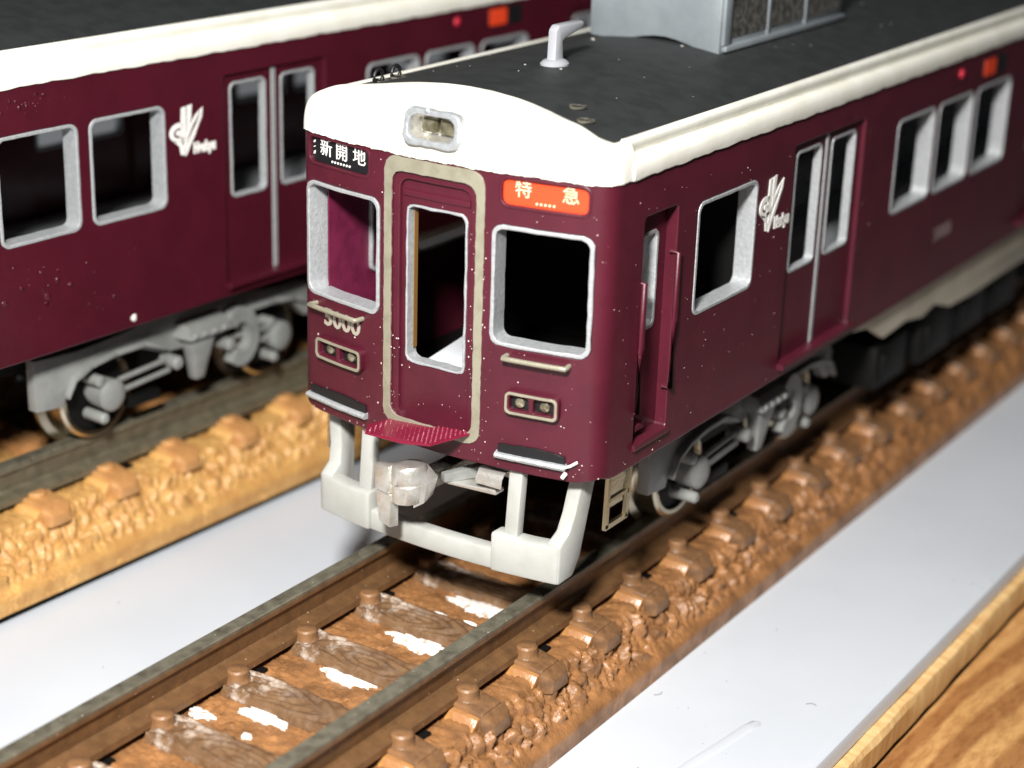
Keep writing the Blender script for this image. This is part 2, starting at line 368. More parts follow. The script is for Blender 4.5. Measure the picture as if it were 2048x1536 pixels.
def dusty(name, parent, n, seed, rng, sizes, m, flat=0.5, avoid=()):
    rs = random.Random(seed); mb = MB()
    for i in range(n):
        s, z = rng(rs)
        while any(a-0.1 < s < b+0.1 and c-0.1 < z < d+0.1 for a, b, c, d in avoid): s, z = rng(rs)
        r = sizes[0]+(sizes[1]-sizes[0])*rs.random()**3
        a = MB().blob((0, 0, 0), r, i, (1, 1, flat)); p = wrap1(s, z, 0.0)
        e = 0.01; q = wrap1(s, z, 1.0); nrm = Vector(q)-Vector(p); tan = Vector((-nrm.y, nrm.x, 0))
        sx = 0.7+rs.random()*0.8; sz = 0.7+rs.random()*0.8
        mb.add([(p[0]+tan.x*v[0]*sx+nrm.x*v[2], p[1]+tan.y*v[0]*sx+nrm.y*v[2], p[2]+v[1]*sz) for v in a.V], a.F)
    o = mb.build(name, m, parent, 60); o['kind'] = 'stuff'; return o

def bogie(car, yc, side, front=True):
    """grey side frame of a bogie at one side of the car"""
    sg = side
    root = None
    X = lambda x: sg*x
    fr = MB()
    # arched side beam
    poly = [(-12.2, 3.3), (-10.3, 3.1), (-9.9, 4.1), (-8.6, 4.7), (-6.6, 5.0), (-4.4, 5.0), (-2.6, 4.3), (-1.2, 4.2), (1.2, 4.2), (2.6, 4.3), (4.4, 5.0), (6.6, 5.0), (8.6, 4.6), (9.6, 3.6), (10.2, 3.6),
            (10.4, 5.2), (9.4, 6.0), (5.5, 6.2), (3.4, 6.7), (-3.4, 6.7), (-5.5, 6.3), (-9.0, 6.1), (-12.2, 6.3)]
    fr.prism(poly, lambda p, h: (X(h), yc+p[0], p[1]), 6.2, 6.9)
    frame = fr.build('bogie_frame', GREYPL, car, 30, 0.06)
    # flange along the arch
    fl = MB()
    arch = [(-10.2, 3.6), (-9.6, 4.5), (-8.4, 5.0), (-6.6, 5.25), (-4.4, 5.25), (-2.8, 4.6)]
    for A in (arch, [(-a, b) for a, b in arch]):
        for (a, b), (c, d) in zip(A[:-1], A[1:]):
            fl.hexa([(X(6.7), yc+a, b), (X(7.35), yc+a, b), (X(7.35), yc+c, d), (X(6.7), yc+c, d), (X(6.7), yc+a, b+0.28), (X(7.35), yc+a, b+0.28), (X(7.35), yc+c, d+0.28), (X(6.7), yc+c, d+0.28)])
    fl.build('flange', GREYPL, frame, 30, 0.04)
    for q in (-7, 7):
        ab = MB().lathe([(0.85, 5.6), (0.95, 6.9), (0.95, 7.25), (0.7, 7.45), (0.2, 7.5)], (0, 0, 0), 'x', 20).map(lambda v: (X(v[0]), v[1]+yc+q, v[2]+2.95)).build('axle_box', GREYPL, frame, 35)
        MB().lathe([(0.33, 6.0), (0.33, 7.5), (0.2, 7.62)], (0, 0, 0), 'x', 14).map(lambda v: (X(v[0]), v[1]+yc+q-0.9, v[2]+1.85)).build('spring_pin', GREYPL, frame, 35)
        MB().lathe([(0.36, 6.0), (0.36, 7.2), (0.2, 7.3)], (0, 0, 0), 'x', 14).map(lambda v: (X(v[0]), v[1]+yc+q-0.8, v[2]+4.0)).build('spring_pin', GREYPL, frame, 35)
        dirs = 1 if q < 0 else -1
        for dz in (0.55, -0.15):
            MB().tube([(X(7.0), yc+q+dirs*0.7, 3.1+dz), (X(7.0), yc+q+dirs*4.6, 3.35+dz)], 0.16, 8).build('link_rod', GREYPL, frame, 40)
        MB().lathe([(0.42, 6.4), (0.42, 7.6), (0.25, 7.75)], (0, 0, 0), 'x', 14).map(lambda v: (X(v[0]), v[1]+yc+q+dirs*4.8, v[2]+3.7)).build('link_pin', GREYPL, frame, 35)
        MB().box(X(6.3), X(6.9), yc+q+dirs*1.6, yc+q+dirs*4.0, 1.6, 2.2).build('brake_hanger', DARK, frame, 30, 0.05)
    # bolster: sloping top plate with rivets, tapered leg
    b = MB(); b.hexa([(X(6.6), yc-1.9, 5.0), (X(8.2), yc-1.7, 5.0), (X(8.2), yc+1.9, 5.0), (X(6.6), yc+2.1, 5.0), (X(6.6), yc-1.7, 5.95), (X(7.7), yc-1.5, 5.75), (X(7.7), yc+1.7, 5.75), (X(6.6), yc+1.9, 5.95)])
    bo = b.build('bolster_plate', GREYPL, frame, 30, 0.07)
    for k in range(4): MB().blob((X(8.12), yc-1.2+0.8*k, 5.2), 0.17, 3, (1, 1, 1)).build('rivet', GREYPL, frame, 80)
    lg = MB(); lg.hexa([(X(6.9), yc-0.7, 2.2), (X(7.5), yc-0.7, 2.2), (X(7.5), yc+0.0, 2.2), (X(6.9), yc+0.0, 2.2), (X(6.9), yc-1.3, 5.1), (X(7.9), yc-1.3, 5.1), (X(7.9), yc+0.7, 5.1), (X(6.9), yc+0.7, 5.1)])
    lg.build('bolster_leg', GREYPL, frame, 30, 0.06)
    # curled damper bracket behind the bolster
    c = MB(); n = 14
    for k in range(n):
        a, bb = math.radians(-130+265*k/n), math.radians(-130+265*(k+1)/n)
        f = lambda ang, r: (yc+3.1+r*1.0*math.cos(ang), 4.0+r*1.25*math.sin(ang))
        p, q, r_, s_ = f(a, 1.5), f(bb, 1.5), f(bb, 0.75), f(a, 0.75)
        c.hexa([(X(7.0), *p), (X(7.7), *p), (X(7.7), *q), (X(7.0), *q), (X(7.0), *s_), (X(7.7), *s_), (X(7.7), *r_), (X(7.0), *r_)])
    c.build('damper_bracket', GREYPL, frame, 40)
    return frame
def wheelset(car, y):
    m = MB()
    prof = [(0.5, 0), (2.45, 0.0), (2.62, -0.1), (2.75, -1.35), (2.85, -1.5), (3.35, -1.62), (3.4, -1.8), (3.2, -2.0), (0.5, -2.0)]
    ws = []
    for sg in (1, -1):
        prof2 = [(1.0, -0.30), (2.2, -0.30), (2.28, 0.0), (2.5, 0.02), (2.68, -0.12), (2.75, -1.2), (2.85, -1.35), (3.3, -1.45), (3.35, -1.62), (3.1, -1.75), (1.0, -1.75)]
        o = MB().lathe(prof2, (0, 0, 0), 'x', 40).map(lambda v: (sg*(v[0]+5.9), v[1]+y, v[2]+2.78)).build('wheel', WHEELM, car, 35)
        MB().lathe([(0.3, 0), (2.2, 0), (2.2, 0.05), (0.9, 0.12), (0.8, 0.5), (0.3, 0.5)], (0, 0, 0), 'x', 30).map(lambda v: (sg*(v[0]+5.62), v[1]+y, v[2]+2.78)).build('wheel_disc', DARK, o, 35)
    MB().lathe([(0.55, -4.4), (0.55, 4.4)], (0, y, 2.78), 'x', 16).build('axle', DARK, car, 40)

def make_car(name, loc, rz, label, lead):
    T = empty(name, loc, rz); tag(T, label, 'model train', 'model train cars on the tracks')
    LEN = 118.0; ZB, ZT = 7.4, 22.2
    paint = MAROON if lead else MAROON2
    # ---------------- openings
    fw = [(-8.48, -3.22, 13.62, 19.5), (3.3, 8.3, 13.62, 19.48)]
    holes = [rr(a, b, c, d, 0.55) for a, b, c, d in fw]
    holes.append(rr(-2.43, 2.43, 8.72, 21.32, 0.7))                         # front door
    if lead:
        signs = [(-8.25, -3.95, 20.42, 21.72), (3.72, 7.95, 20.42, 21.70)]
        holes += [rr(a, b, c, d, 0.35) for a, b, c, d in signs]
        win = [(8.3, 14.75), (33.0, 39.0), (39.55, 45.5), (46.1, 52.5), (71.2, 77.2), (77.75, 83.7), (84.3, 90.7), (106.0, 112.0)]
        doors = [(18.9, 28.1), (57.4, 66.6), (95.6, 104.4)]
        cab = [(3.1, 6.3)]
    else:
        win = [(5.55, 10.95), (11.7, 17.15), (34.2, 39.4), (40.0, 45.2), (45.9, 51.3), (70.0, 75.2), (75.9, 81.2), (81.8, 87.2), (104, 109.5)]
        doors = [(21.7, 30.3), (56.5, 65.1), (92.3, 100.9)]
        cab = []
    wz = (13.68, 19.5)
    sides = (1, -1)
    for sg in sides:
        for a, b in win: holes.append(rr(*sorted((sg*sy(a), sg*sy(b))), wz[0], wz[1], 0.55))
        for a, b in doors: holes.append(rr(*sorted((sg*sy(a), sg*sy(b))), 8.15, 20.45, 0.25))
        for a, b in cab: holes.append(rr(*sorted((sg*sy(a), sg*sy(b))), 8.5, 19.85, 0.25))
    nb = noise1(3)
    outl = []
    smx = sy(LEN)
    ss = [-smx, -60]+[-20+0.5*k for k in range(81)]+[60, smx]
    for s in ss: outl.append((s, ZB+(0.28*math.exp(-((abs(s)-8.9)/0.55)**2))+0.015*nb(s*2)))
    outl += [(smx, ZT), (-smx, ZT)]
    body = panel('body', [outl]+holes, 0, -TH, paint, T, 0.07)
    if lead: tag(body, None)
    # plain rear wall
    MB().box(-8.9, 8.9, LEN-1.0, LEN-0.05, ZB, ZT).build('rear_wall', paint, T, 30)
    # ---------------- windows of front and sides
    for a, b, c, d in fw: ring('window_frame', a, b, c, d, 0.2, 0.06, -TH-0.12, SILVER, T, 0.55)
    for sg in sides:
        for a, b in win:
            s0, s1 = sorted((sg*sy(a), sg*sy(b))); ring('window_frame', s0, s1, wz[0], wz[1], 0.2, 0.03, -TH-0.08, SILVER, T, 0.55, jit=0.012)
    # inner lining of bare plastic on the left wall of the cab
    if lead: MB().box(-7.76, -7.70, 0.6, 7.6, 9.2, 21.5).build('cab_lining', MAGENTA, T, 0)
    # ---------------- front door
    band = fine(rr(-2.9, 2.9, 8.3, 21.8, 0.75), 0.25); inn = fine(rr(-2.45, 2.45, 8.72, 21.12, 0.65), 0.25)
    jb = lambda P: [(a+random.uniform(-.018, .018), b+random.uniform(-.018, .018)) for a, b in P]
    bd = panel('door_band', [jb(band), jb(inn)], 0.06, -0.05, BEIGE, T, 0.02)
    sur = panel('door_surround', [rr(-2.5, 2.5, 8.65, 21.4, 0.7), rr(-2.06, 2.06, 8.2+0.5, 20.75, 0.55)], -0.12, -0.5, paint, T, 0.06)
    leafd = panel('front_door', [rr(-2.2, 2.2, 8.5, 20.9, 0.5), rr(-1.78, 1.78, 11.6, 19.5, 0.4)], -0.34, -0.95, paint, T, 0.07)
    panel('door_head_step', [[(-1.95, 19.9), (1.95, 19.9), (1.95, 20.2), (-1.95, 20.2)]], -0.24, -0.4, paint, leafd, 0.05)
    ring('door_window_frame', -1.80, 1.80, 11.58, 19.52, 0.13, -0.29, -1.05, SILVER, leafd, 0.42, jit=0.03)
    panel('bare_edge', [[(-1.64, 12.2), (-1.60, 12.2), (-1.60, 19.1), (-1.64, 19.1)]], -0.72, -0.98, OCHRE, leafd)
    # tread plate with raised diamonds
    tp = MB(); cor = [(-2.45, -0.95), (2.42, -0.95), (2.42, -1.3), (1.75, -3.55), (0.2, -3.75), (-2.15, -3.55), (-2.85, -2.4)]
    nz = noise1(8)
    tp.prism(cor, lambda p, h: (p[0], p[1], 8.66+h+0.09*p[0]+0.05*nz(p[0])-0.02*(p[1]+1)), -0.10, 0.0)
    tr = tp.build('tread_plate', TREADM if lead else paint, T, 0, 0.03)
    if lead:
        pk = MB()
        for i in range(-11, 12):
            for j in range(0, 13):
                x = i*0.26+(0.13 if j % 2 else 0); y = -1.15-j*0.21
                edge = 2.42-max(0, (-1.3-y))*0.35
                if x > edge-0.1 or x < -2.45 or (x < -2.3 and y < -3.0) or y < -3.55: continue
                z = 8.66+0.09*x+0.05*nz(x)-0.02*(y+1)
                pk.add([(x-.075, y, z), (x, y-.07, z), (x+.075, y, z), (x, y+.07, z), (x-.02, y, z+0.07), (x+.02, y, z+0.07)], [(0, 1, 4), (1, 5, 4), (1, 2, 5), (2, 3, 5), (3, 4, 5), (3, 0, 4)])
        o = pk.build('tread_pattern', TREADM, tr, 0); o['kind'] = 'stuff'
    if lead:
        # ---------------- destination signs
        for (a, b, c, d), m, lm, txt, xs, sc in ((signs[0], SIGNBLACK, LETTER, '新開地', (-7.15, -6.0, -4.75), 0.92), (signs[1], SIGNRED, LETTERW, '特急', (4.75, 7.05), 0.86)):
            sg_ = panel('destination_sign', [rr(a-0.05, b+0.05, c-0.05, d+0.05, 0.3)], -0.16, -0.6, m, T)
            panel('sign_rim', [fine(rr(a-0.13, b+0.13, c-0.12, d+0.10, 0.42), .4), fine(rr(a+0.03, b-0.03, c+0.03, d-0.03, 0.33), .4)], 0.05, -0.3, paint, sg_, 0.04)
            zc = (c+d)/2
            for ch, x in zip(txt, xs): wtext('lettering', ch, sc, x, zc+0.12, -0.145, lm, sg_, depth=0.03)
            nd = 7 if m is SIGNBLACK else 5; dm = MB()
            for k in range(nd):
                x = (-6.05 if nd == 7 else 5.85)+(k-(nd-1)/2)*0.21
                dm.prism([(x+0.06*math.cos(q*math.pi/4), c+0.22+0.06*math.sin(q*math.pi/4)) for q in range(8)], lambda p, h: wrap1(p[0], p[1], h), -0.17, -0.13)
            dm.build('dots', lm, sg_, 0)
        cutm = MB()
        for k, (zz, hh) in enumerate(((21.35, 0.16), (21.12, 0.1), (20.78, 0.2))):
            cutm.prism([(-8.12, zz), (-8.0, zz+0.03), (-7.97, zz+hh), (-8.08, zz+hh-0.05)], lambda p, h: wrap1(p[0], p[1], h), -0.17, -0.13)
        cutm.build('cut_letter_marks', LETTER, T, 0)
        # ---------------- handrails, number, tail lamps, anti-climber steps
        for a, b, z in ((-7.75, -4.35, 13.2), (4.25, 7.35, 13.2)):
            P = [wrap1(a, z, -0.05), wrap1(a, z, 0.42)]+[wrap1(a+(b-a)*k/6, z, 0.5) for k in range(7)]+[wrap1(b, z, 0.42), wrap1(b, z, -0.05)]
            MB().tube(P, 0.13, 8).build('handrail', BEIGE, T, 50)
        wtext('car_number', '5000', 1.22, -5.82, 12.62, 0.03, DECALGREY, T, sx=1.1, depth=0.04, bold=0.03)
        for a, b, z0, z1 in ((-7.5, -4.15, 10.42, 11.62), (4.3, 7.05, 10.4, 11.62)):
            mid = (a+b)/2
            tl = panel('tail_lamp', [rr(a, b, z0, z1, 0.3), rr(a+0.28, mid-0.12, z0+0.28, z1-0.26, 0.12), rr(mid+0.12, b-0.28, z0+0.28, z1-0.26, 0.12)], 0.34, -0.1, paint, T, 0.05)
            ring('lamp_rim', a+0.06, b-0.06, z0+0.06, z1-0.06, 0.13, 0.39, 0.2, BEIGE, tl, 0.26, 0.02, 0.012)
            panel('lamp_pocket', [rr(a+0.1, b-0.1, z0+0.1, z1-0.1, 0.2)], 0.02, -0.05, BLACK, tl)
            for c0 in ((a+mid)/2+0.06, (b+mid)/2-0.06):
                MB().lathe([(0.24, 0.0), (0.24, 0.12), (0.1, 0.2)], (0, 0, 0), 'y', 14).map(lambda v: wrap1(c0+v[0], (z0+z1)/2+v[2], 0.02+v[1])).build('bulb', LAMPGLASS, tl, 40)
        for a, b in ((-8.3, -3.95), (3.85, 7.45)):
            nn = noise1(int(abs(a)*10)); k_ = 12
            st = MB(); prof = [(-0.02, 8.34), (0.26, 8.28), (0.33, 8.17), (0.27, 8.04), (-0.02, 8.02)]
            V = []; n = len(prof)
            for k in range(k_+1):
                s = a+(b-a)*k/k_
                V += [wrap1(s, z+0.02*nn(s*3+i), t+0.015*nn(s*2+i+4)) for i, (t, z) in enumerate(prof)]
            F = [(k*n+i, k*n+(i+1) % n, (k+1)*n+(i+1) % n, (k+1)*n+i) for k in range(k_) for i in range(n)]+[tuple(range(n)), tuple(range(k_*n, k_*n+n))]
            st.add(V, F); so = st.build('front_step', SILVER, T, 40)
            top = [(a+0.1+(b-a-0.2)*k/14, 8.72+0.1*math.sin(math.pi*k/14)+0.03*nn(k)) for k in range(15)]
            panel('step_backing', [[(a+0.1, 8.3), (b-0.05, 8.3)]+top[::-1]], 0.12, -0.02, BLACK, so, 0.02)
        AV = fw+signs+[(-1.8, 1.8, 11.6, 19.5)]+[(sy(a), sy(b), wz[0], wz[1]) for a, b in win]+[(sy(a), sy(b), 8.2, 20.4) for a, b in doors]+[(sy(a), sy(b), 8.5, 19.8) for a, b in cab]
        dusty('front_dust', T, 260, 2, lambda r: ((r.uniform(-8.4, 8.9), 7.5+14*r.random()**1.6) if r.random() < 0.6 else (r.gauss(2.7, 0.35)*r.choice((-1, 1)), r.uniform(8, 20))), (0.014, 0.045), DUST, avoid=AV)
        dusty('side_dust', T, 90, 3, lambda r: (sy(r.uniform(0.5, 30)), r.uniform(7.6, 21)), (0.012, 0.04), DUST, avoid=AV)
    else:
        dusty('paint_blisters', T, 46, 4, lambda r: (sy(min(19, max(3, r.gauss(7, 3.5)))), r.gauss(10.8, 1.5)), (0.05, 0.17), paint, 0.7)
        dusty('upper_paint_blisters', T, 22, 5, lambda r: (sy(r.gauss(7.6, 1.3)), r.gauss(21.0, 0.25)), (0.05, 0.13), paint, 0.7)
    # ---------------- side doors
    for sg in sides:
        for a, b in doors:
            s0, s1 = sorted((sg*sy(a), sg*sy(b))); mid = (s0+s1)/2
            d0 = None
            for u0, u1 in ((s0-0.05, mid-0.07), (mid+0.07, s1+0.05)):
                lo_, hi_ = (u0+0.75, u1-0.55) if u0 < mid-1 else (u0+0.55, u1-0.75)
                lf = panel('side_door', [rr(u0, u1, 8.1, 20.5, 0.1), rr(lo_, hi_, 13.2, 19.95, 0.4)], -0.26, -0.62, paint, T, 0.05)
                ring('door_window_frame', lo_-0.02, hi_+0.02, 13.18, 19.97, 0.17, -0.21, -0.72, SILVER, lf, 0.42)
                e0 = u1 if u1 < mid+0.01 else u0
                panel('door_edge_strip', [[(e0-0.11, 8.3), (e0+0.11, 8.3), (e0+0.11, 20.35), (e0-0.11, 20.35)]], -0.2, -0.4, SILVER, lf, 0.04)
            panel('door_step', [[(s0-0.15, 7.95), (s1+0.2, 7.95), (s1+0.2, 8.28), (s0-0.15, 8.28)]], 0.4, -0.3, paint, T, 0.06)
        for a, b in cab:
            s0, s1 = sorted((sg*sy(a), sg*sy(b))); w0, w1 = sorted((sg*sy(a+0.75), sg*sy(b-0.75)))
            cdo = panel('cab_door', [rr(s0-0.1, s1+0.1, 8.3, 20.0, 0.1), rr(w0, w1, 13.85, 18.75, 0.4)], -0.62, -1.1, paint, T, 0.05)
            ring('door_window_frame', w0-.02, w1+.02, 13.83, 18.77, 0.2, -0.57, -1.5, SILVER, cdo, 0.42)
            h1, h0 = sg*sy(b-0.02), sg*sy(a+0.02)
            for hs, za, zb_ in ((h1, 10.6, 17.5), (h0, 10.2, 16.7)):
                P = [wrap1(hs, za, -0.3), wrap1(hs, za, 0.12), wrap1(hs, (za+zb_)/2, 0.14), wrap1(hs, zb_, 0.12), wrap1(hs, zb_, -0.3)]
                MB().tube(P, 0.15, 8).build('door_handrail', paint, cdo, 50)
            f0, f1 = sorted((sg*sy(a+0.5), sg*sy(a+1.3)))
            panel('foot_step', [[(f0, 9.0), (f1, 9.0), (f1, 9.35), (f0, 9.3)]], -0.18, -0.7, paint, cdo, 0.05)
            panel('door_sill', [[(s0-0.1, 8.25), (s1+0.1, 8.25), (s1+0.1, 8.57), (s0-0.1, 8.57)]], 0.16, -0.7, paint, cdo, 0.05)
    # ---------------- emblem, number and lamps on the right side
    if lead:
        logo('emblem', sy(16.4), 16.3, 2.95, T)
        wtext('side_number', '5000', 1.35, sy(42.4), 10.72, 0.02, NUMGREY, T, sx=1.1)
        for y0 in (46.6,):
            sgn = panel('side_sign', [rr(sy(y0), sy(y0+4.2), 20.05, 21.3, 0.2)], 0.05, -0.3, SIGNBLACK, T)
            panel('orange_field', [rr(sy(y0+0.15), sy(y0+2.1), 20.15, 21.2, 0.15)], 0.09, 0.0, SIGNRED, sgn)
        MB().blob(wrap1(sy(42.6), 20.95, 0.05), 0.32, 1, (0.5, 1, 1)).build('marker_lamp', mat('marker_red', (190, 40, 60), 0.3), T, 80)
    else:
        logo('emblem', sy(18.75), 16.35, 2.85, T)
        sgn = panel('side_sign', [rr(sy(46.6), sy(50.4), 20.3, 21.6, 0.2)], 0.05, -0.3, SIGNBLACK, T)
        panel('orange_field', [rr(sy(46.7), sy(48.6), 20.4, 21.5, 0.15)], 0.09, 0.0, SIGNRED, sgn)
        MB().blob(wrap1(sy(43.2), 21.1, 0.05), 0.32, 1, (0.5, 1, 1)).build('marker_lamp', mat('marker_red', (190, 40, 60), 0.3), T, 80)
        MB().blob(wrap1(sy(14.2), 7.95, 0.02), 0.24, 8, (0.3, 1, 0.9)).build('paint_chip', LETTER, T, 80)
    # ---------------- white front cap
    st = [-(sy(1.7))+0.0]
    ssx = sorted(set([round(v, 3) for v in list(np.linspace(-sy(1.75), sy(1.75), 150))]))
    nz1, nz2 = noise1(21), noise1(22)
    def bpt(s):
        a = abs(s); sg = 1 if s >= 0 else -1
        if a <= XC: x = 0.925*a; y = 1.65-0.95*(x/7.5)**2
        elif a <= XC+CL:
            t = (a-XC)/CL; x0 = 0.925*XC; x = x0+(8.3-x0)*t; y = (1.65-0.95*(x0/7.5)**2)*(1-t)+1.05*t
        else: x = 8.3; y = Y1+(a-XC-CL)+0.15
        return sg*x, y
    K = 16; V = []
    for s in ssx:
        a = abs(s); bx, by = bpt(s); zb = zroof(bx)
        q = min(1, max(0, (a-6.8)/(XC+CL-6.8))); q = q*q*(3-2*q)
        p0 = wrap1(s, 21.93+0.05*nz1(s*2.2), 0.0); p1 = wrap1(s, 21.90+0.05*nz1(s*2.2), 0.10)
        c1 = wrap1(s, 23.9*(1-q)+23.1*q, 0.12*(1-q)+0.15*q-0.05); c2 = wrap1(s, 24.75*(1-q)+23.68*q, -0.55*(1-q)-0.12*q)
        p3 = (bx, by, zb)
        V.append(p0)
        for k in range(K):
            t = k/(K-1); t = t**0.85
            V.append(tuple((1-t)**3*p1[i]+3*t*(1-t)**2*c1[i]+3*t*t*(1-t)*c2[i]+t**3*p3[i] for i in range(3)))
        V.append((p3[0]*0.985, p3[1]+0.25, p3[2]-0.3))
    n = K+2; F = []
    for i in range(len(ssx)-1):
        for k in range(n-1):
            f = (i*n+k, i*n+k+1, (i+1)*n+k+1, (i+1)*n+k)
            c = np.mean([V[j] for j in f], axis=0)
            if lead and abs(c[0]) < 1.36 and 22.78 < c[2] < 24.0 and c[1] < 0.3: continue
            F.append(f)
    cap = mk('roof_front_cap', V, F, WHITE, T, 40)
    # gutter strips along both sides
    yy = [1.6]+list(np.arange(2.0, 60, 0.35))+list(np.arange(60, LEN+0.1, 4))
    for sg in sides:
        V = []; nn = noise1(30+sg)
        for y in yy:
            j = 0.045*nn(y*1.8); j2 = 0.02*nn(y*0.9+5)
            pr = [(8.95, 22.1), (9.02, 21.88+j), (9.12, 21.90+j), (9.17, 22.15), (9.15, 22.5), (9.05, 22.78+j2), (8.86, 22.9+j2), (8.62, 22.88), (8.56, 23.0), (8.70, 23.26), (8.74, 23.5+j2), (8.66, 23.66+j2), (8.5, 23.72), (8.34, 23.68), (8.3, 23.4)]
            V += [(sg*x, y, z) for x, z in pr]
        n = len(pr); F = [(i*n+k, i*n+k+1, (i+1)*n+k+1, (i+1)*n+k) for i in range(len(yy)-1) for k in range(n-1)]+[tuple(range(n))]
        mk('roof_gutter', V, F, WHITE, T, 50)
    # black roof skin
    xs = np.linspace(-8.36, 8.36, 41); V = []; F = []
    bl = sorted([bpt(s) for s in np.linspace(-sy(1.7), sy(1.7), 200)])
    bxs = [p[0] for p in bl]; bys = [p[1] for p in bl]
    yrow = [0, 0.6, 1.2, 2, 3, 4]+list(range(6, 120, 4))
    nz3 = noise1(40)
    for r_ in yrow:
        for x in xs:
            y0 = float(np.interp(x, bxs, bys))-0.06+0.03*nz3(x*2.5)
            if abs(x) > 8.29: y0 = 1.2
            V.append((x, y0+r_ if r_ < 4 else max(r_+1.5, y0+r_), zroof(x)+0.02))
    n = len(xs); F = [(i*n+k, i*n+k+1, (i+1)*n+k+1, (i+1)*n+k) for i in range(len(yrow)-1) for k in range(n-1)]
    roof = mk('roof', V, F, BLACKROOF, T, 40)
    # ---------------- under the floor
    MB().box(-7.7, 7.7, 17.5 if lead else 4.0, LEN-2, 8.5, 9.0).build('interior_floor', FLOORM, T, 0)
    if lead: MB().hexa([(-3.4, 2.6, 8.4), (0.6, 2.6, 8.4), (0.6, 7.5, 8.4), (-3.4, 7.5, 8.4), (-3.2, 2.8, 10.3), (0.2, 2.8, 10.1), (0.4, 7.5, 10.6), (-3.2, 7.5, 10.9)]).build('cab_block', FLOORM, T, 30, 0.1)
    MB().box(-7.95, 7.95, 1.6, LEN-2, 8.05, 8.4).build('chassis_deck', DARK, T, 0)
    if lead:
        MB().box(-7.95, 7.95, 15.6, 16.2, 8.45, 23.0).build('blackout_panel', DARK, T, 0)  # added black panel, hides the pale interior so the front windows look dark
        for sg in sides: MB().box(sg*3.2, sg*7.7, 17.6, LEN-4, 9.1, 11.4).build('seat_bench', FLOORM, T, 30, 0.3)
    ch = MB(); ch.box(-6.0, 6.0, 3.5, LEN-3, 5.6, 8.0); ch.build('chassis', DARK, T, 0)
    for sg in sides:
        pz_ = [(30.5, 8.3), (30.5, 6.9), (33, 6.5), (35.5, 5.2), (39, 5.4), (42, 4.9), (44, 5.3), (47, 4.4), (52, 4.2), (58, 4.3), (70, 4.2), (86, 4.4), (86, 8.3)]
        MB().prism(pz_, lambda p, h: (sg*h, p[0], p[1]), 8.1, 8.5).build('underframe_side', SKIRTG, T, 30, 0.05)
    rs = random.Random(9)
    for k, y in enumerate((36, 43.5, 50, 57, 66, 74)):
        l = rs.uniform(4.2, 6); z0 = rs.uniform(1.0, 1.9); ub = MB()
        ub.box(-7.0, 8.0, y, y+l, z0, 4.4+rs.uniform(-0.3, 0.9)); ub.box(-6.0, 8.2, y+0.8, y+1.8, z0+0.4, 3.6)
        ub.build('underfloor_box', DARK, T, 30, 0.15)
    for yc in (21.0, LEN-21):
        for sg in sides: bogie(T, yc, sg)
        wheelset(T, yc-7); wheelset(T, yc+7)
        MB().box(-5.0, 5.0, yc-3, yc+3, 2.6, 5.6).build('bogie_bolster', DARK, T, 30, 0.2)
    if lead:
        # ---------------- headlamp
        hp = rr(-1.62, 1.62, -0.84, 0.84, 0.5, 6); hi_ = rr(-1.28, 1.28, -0.55, 0.55, 0.42, 6)
        ho = [(a+random.uniform(-.03, .03), b+random.uniform(-.03, .03)) for a, b in fine(hp, .3)]; hin = [(a+random.uniform(-.02, .02), b+random.uniform(-.02, .02)) for a, b in fine(hi_, .3)]
        def hl(v): return (v[0], -1.22+v[1]*0.17-v[2]+0.06*v[0]**2*0.12, 23.42+v[1])
        V, F = curve_mesh([ho, hin], 0.5, 0.1); bz = mk('headlamp', [hl((v[0], v[1], v[2]+0.02)) for v in V], F, mat('headlamp_bezel', (178, 182, 186), 0.35, metal=0.4, rgb2=(160, 164, 168), nscale=4, bump=[(5, 0.025)]), T, 40)
        cup = MB(); n = len(hi_)
        V = [hl((p[0]*1.02, p[1]*1.02, 0.1)) for p in hi_]+[hl((p[0]*0.9, p[1]*0.8, -0.75)) for p in hi_]
        cup.add(V, [(i, (i+1) % n, (i+1) % n+n, i+n) for i in range(n)]+[tuple(range(n, 2*n))]); cup.build('reflector', FOIL, bz, 40)
        for x0, x1 in ((-0.95, -0.05), (0.1, 1.0)):
            V, F = curve_mesh([rr(x0, x1, -0.3, 0.38, 0.12)], 0.3, 0.06); mk('lamp_lens', [hl((v[0], v[1], v[2]-0.5)) for v in V], F, LAMPGLASS, bz, 40)
        MB().blob(hl((-0.3, 0.83, 0.2)), 0.17, 4).build('bezel_pip', MATS['headlamp_bezel'], bz, 70)
        # ---------------- roof fittings: antenna, air conditioner, holes
        an = MB(); f = lambda p, h: (h, p[0], p[1])
        an.prism([(8.45, 24.9), (9.55, 24.9), (9.42, 25.2), (9.35, 26.1), (9.6, 26.25), (11.25, 26.55), (11.3, 26.85), (11.1, 26.95), (8.95, 26.95), (8.7, 26.7), (8.62, 25.2)], f, -0.26, 0.26)
        ao = an.build('antenna', ANT, T, 40, 0.1)
        MB().lathe([(0.82, -0.1), (0.82, 0.1), (0.66, 0.24), (0.5, 0.3)], (0, 9.0, 24.95), 'z', 22).map(lambda v: (v[0]*0.85, v[1], v[2])).build('antenna_foot', ANT, ao, 40)
        ac = MB(); n2 = 12
        V = []; xs_ = np.linspace(-4.0, 4.0, n2+1)
        for y in (19.0, 34.6):
            V += [(x, y, zroof(x)+0.06+(0.16*math.sin(x*1.1+1) if y < 20 else 0)) for x in xs_]+[(x, y+0.1, 28.2-0.02*x*x) for x in xs_]
        m_ = n2+1; F = []
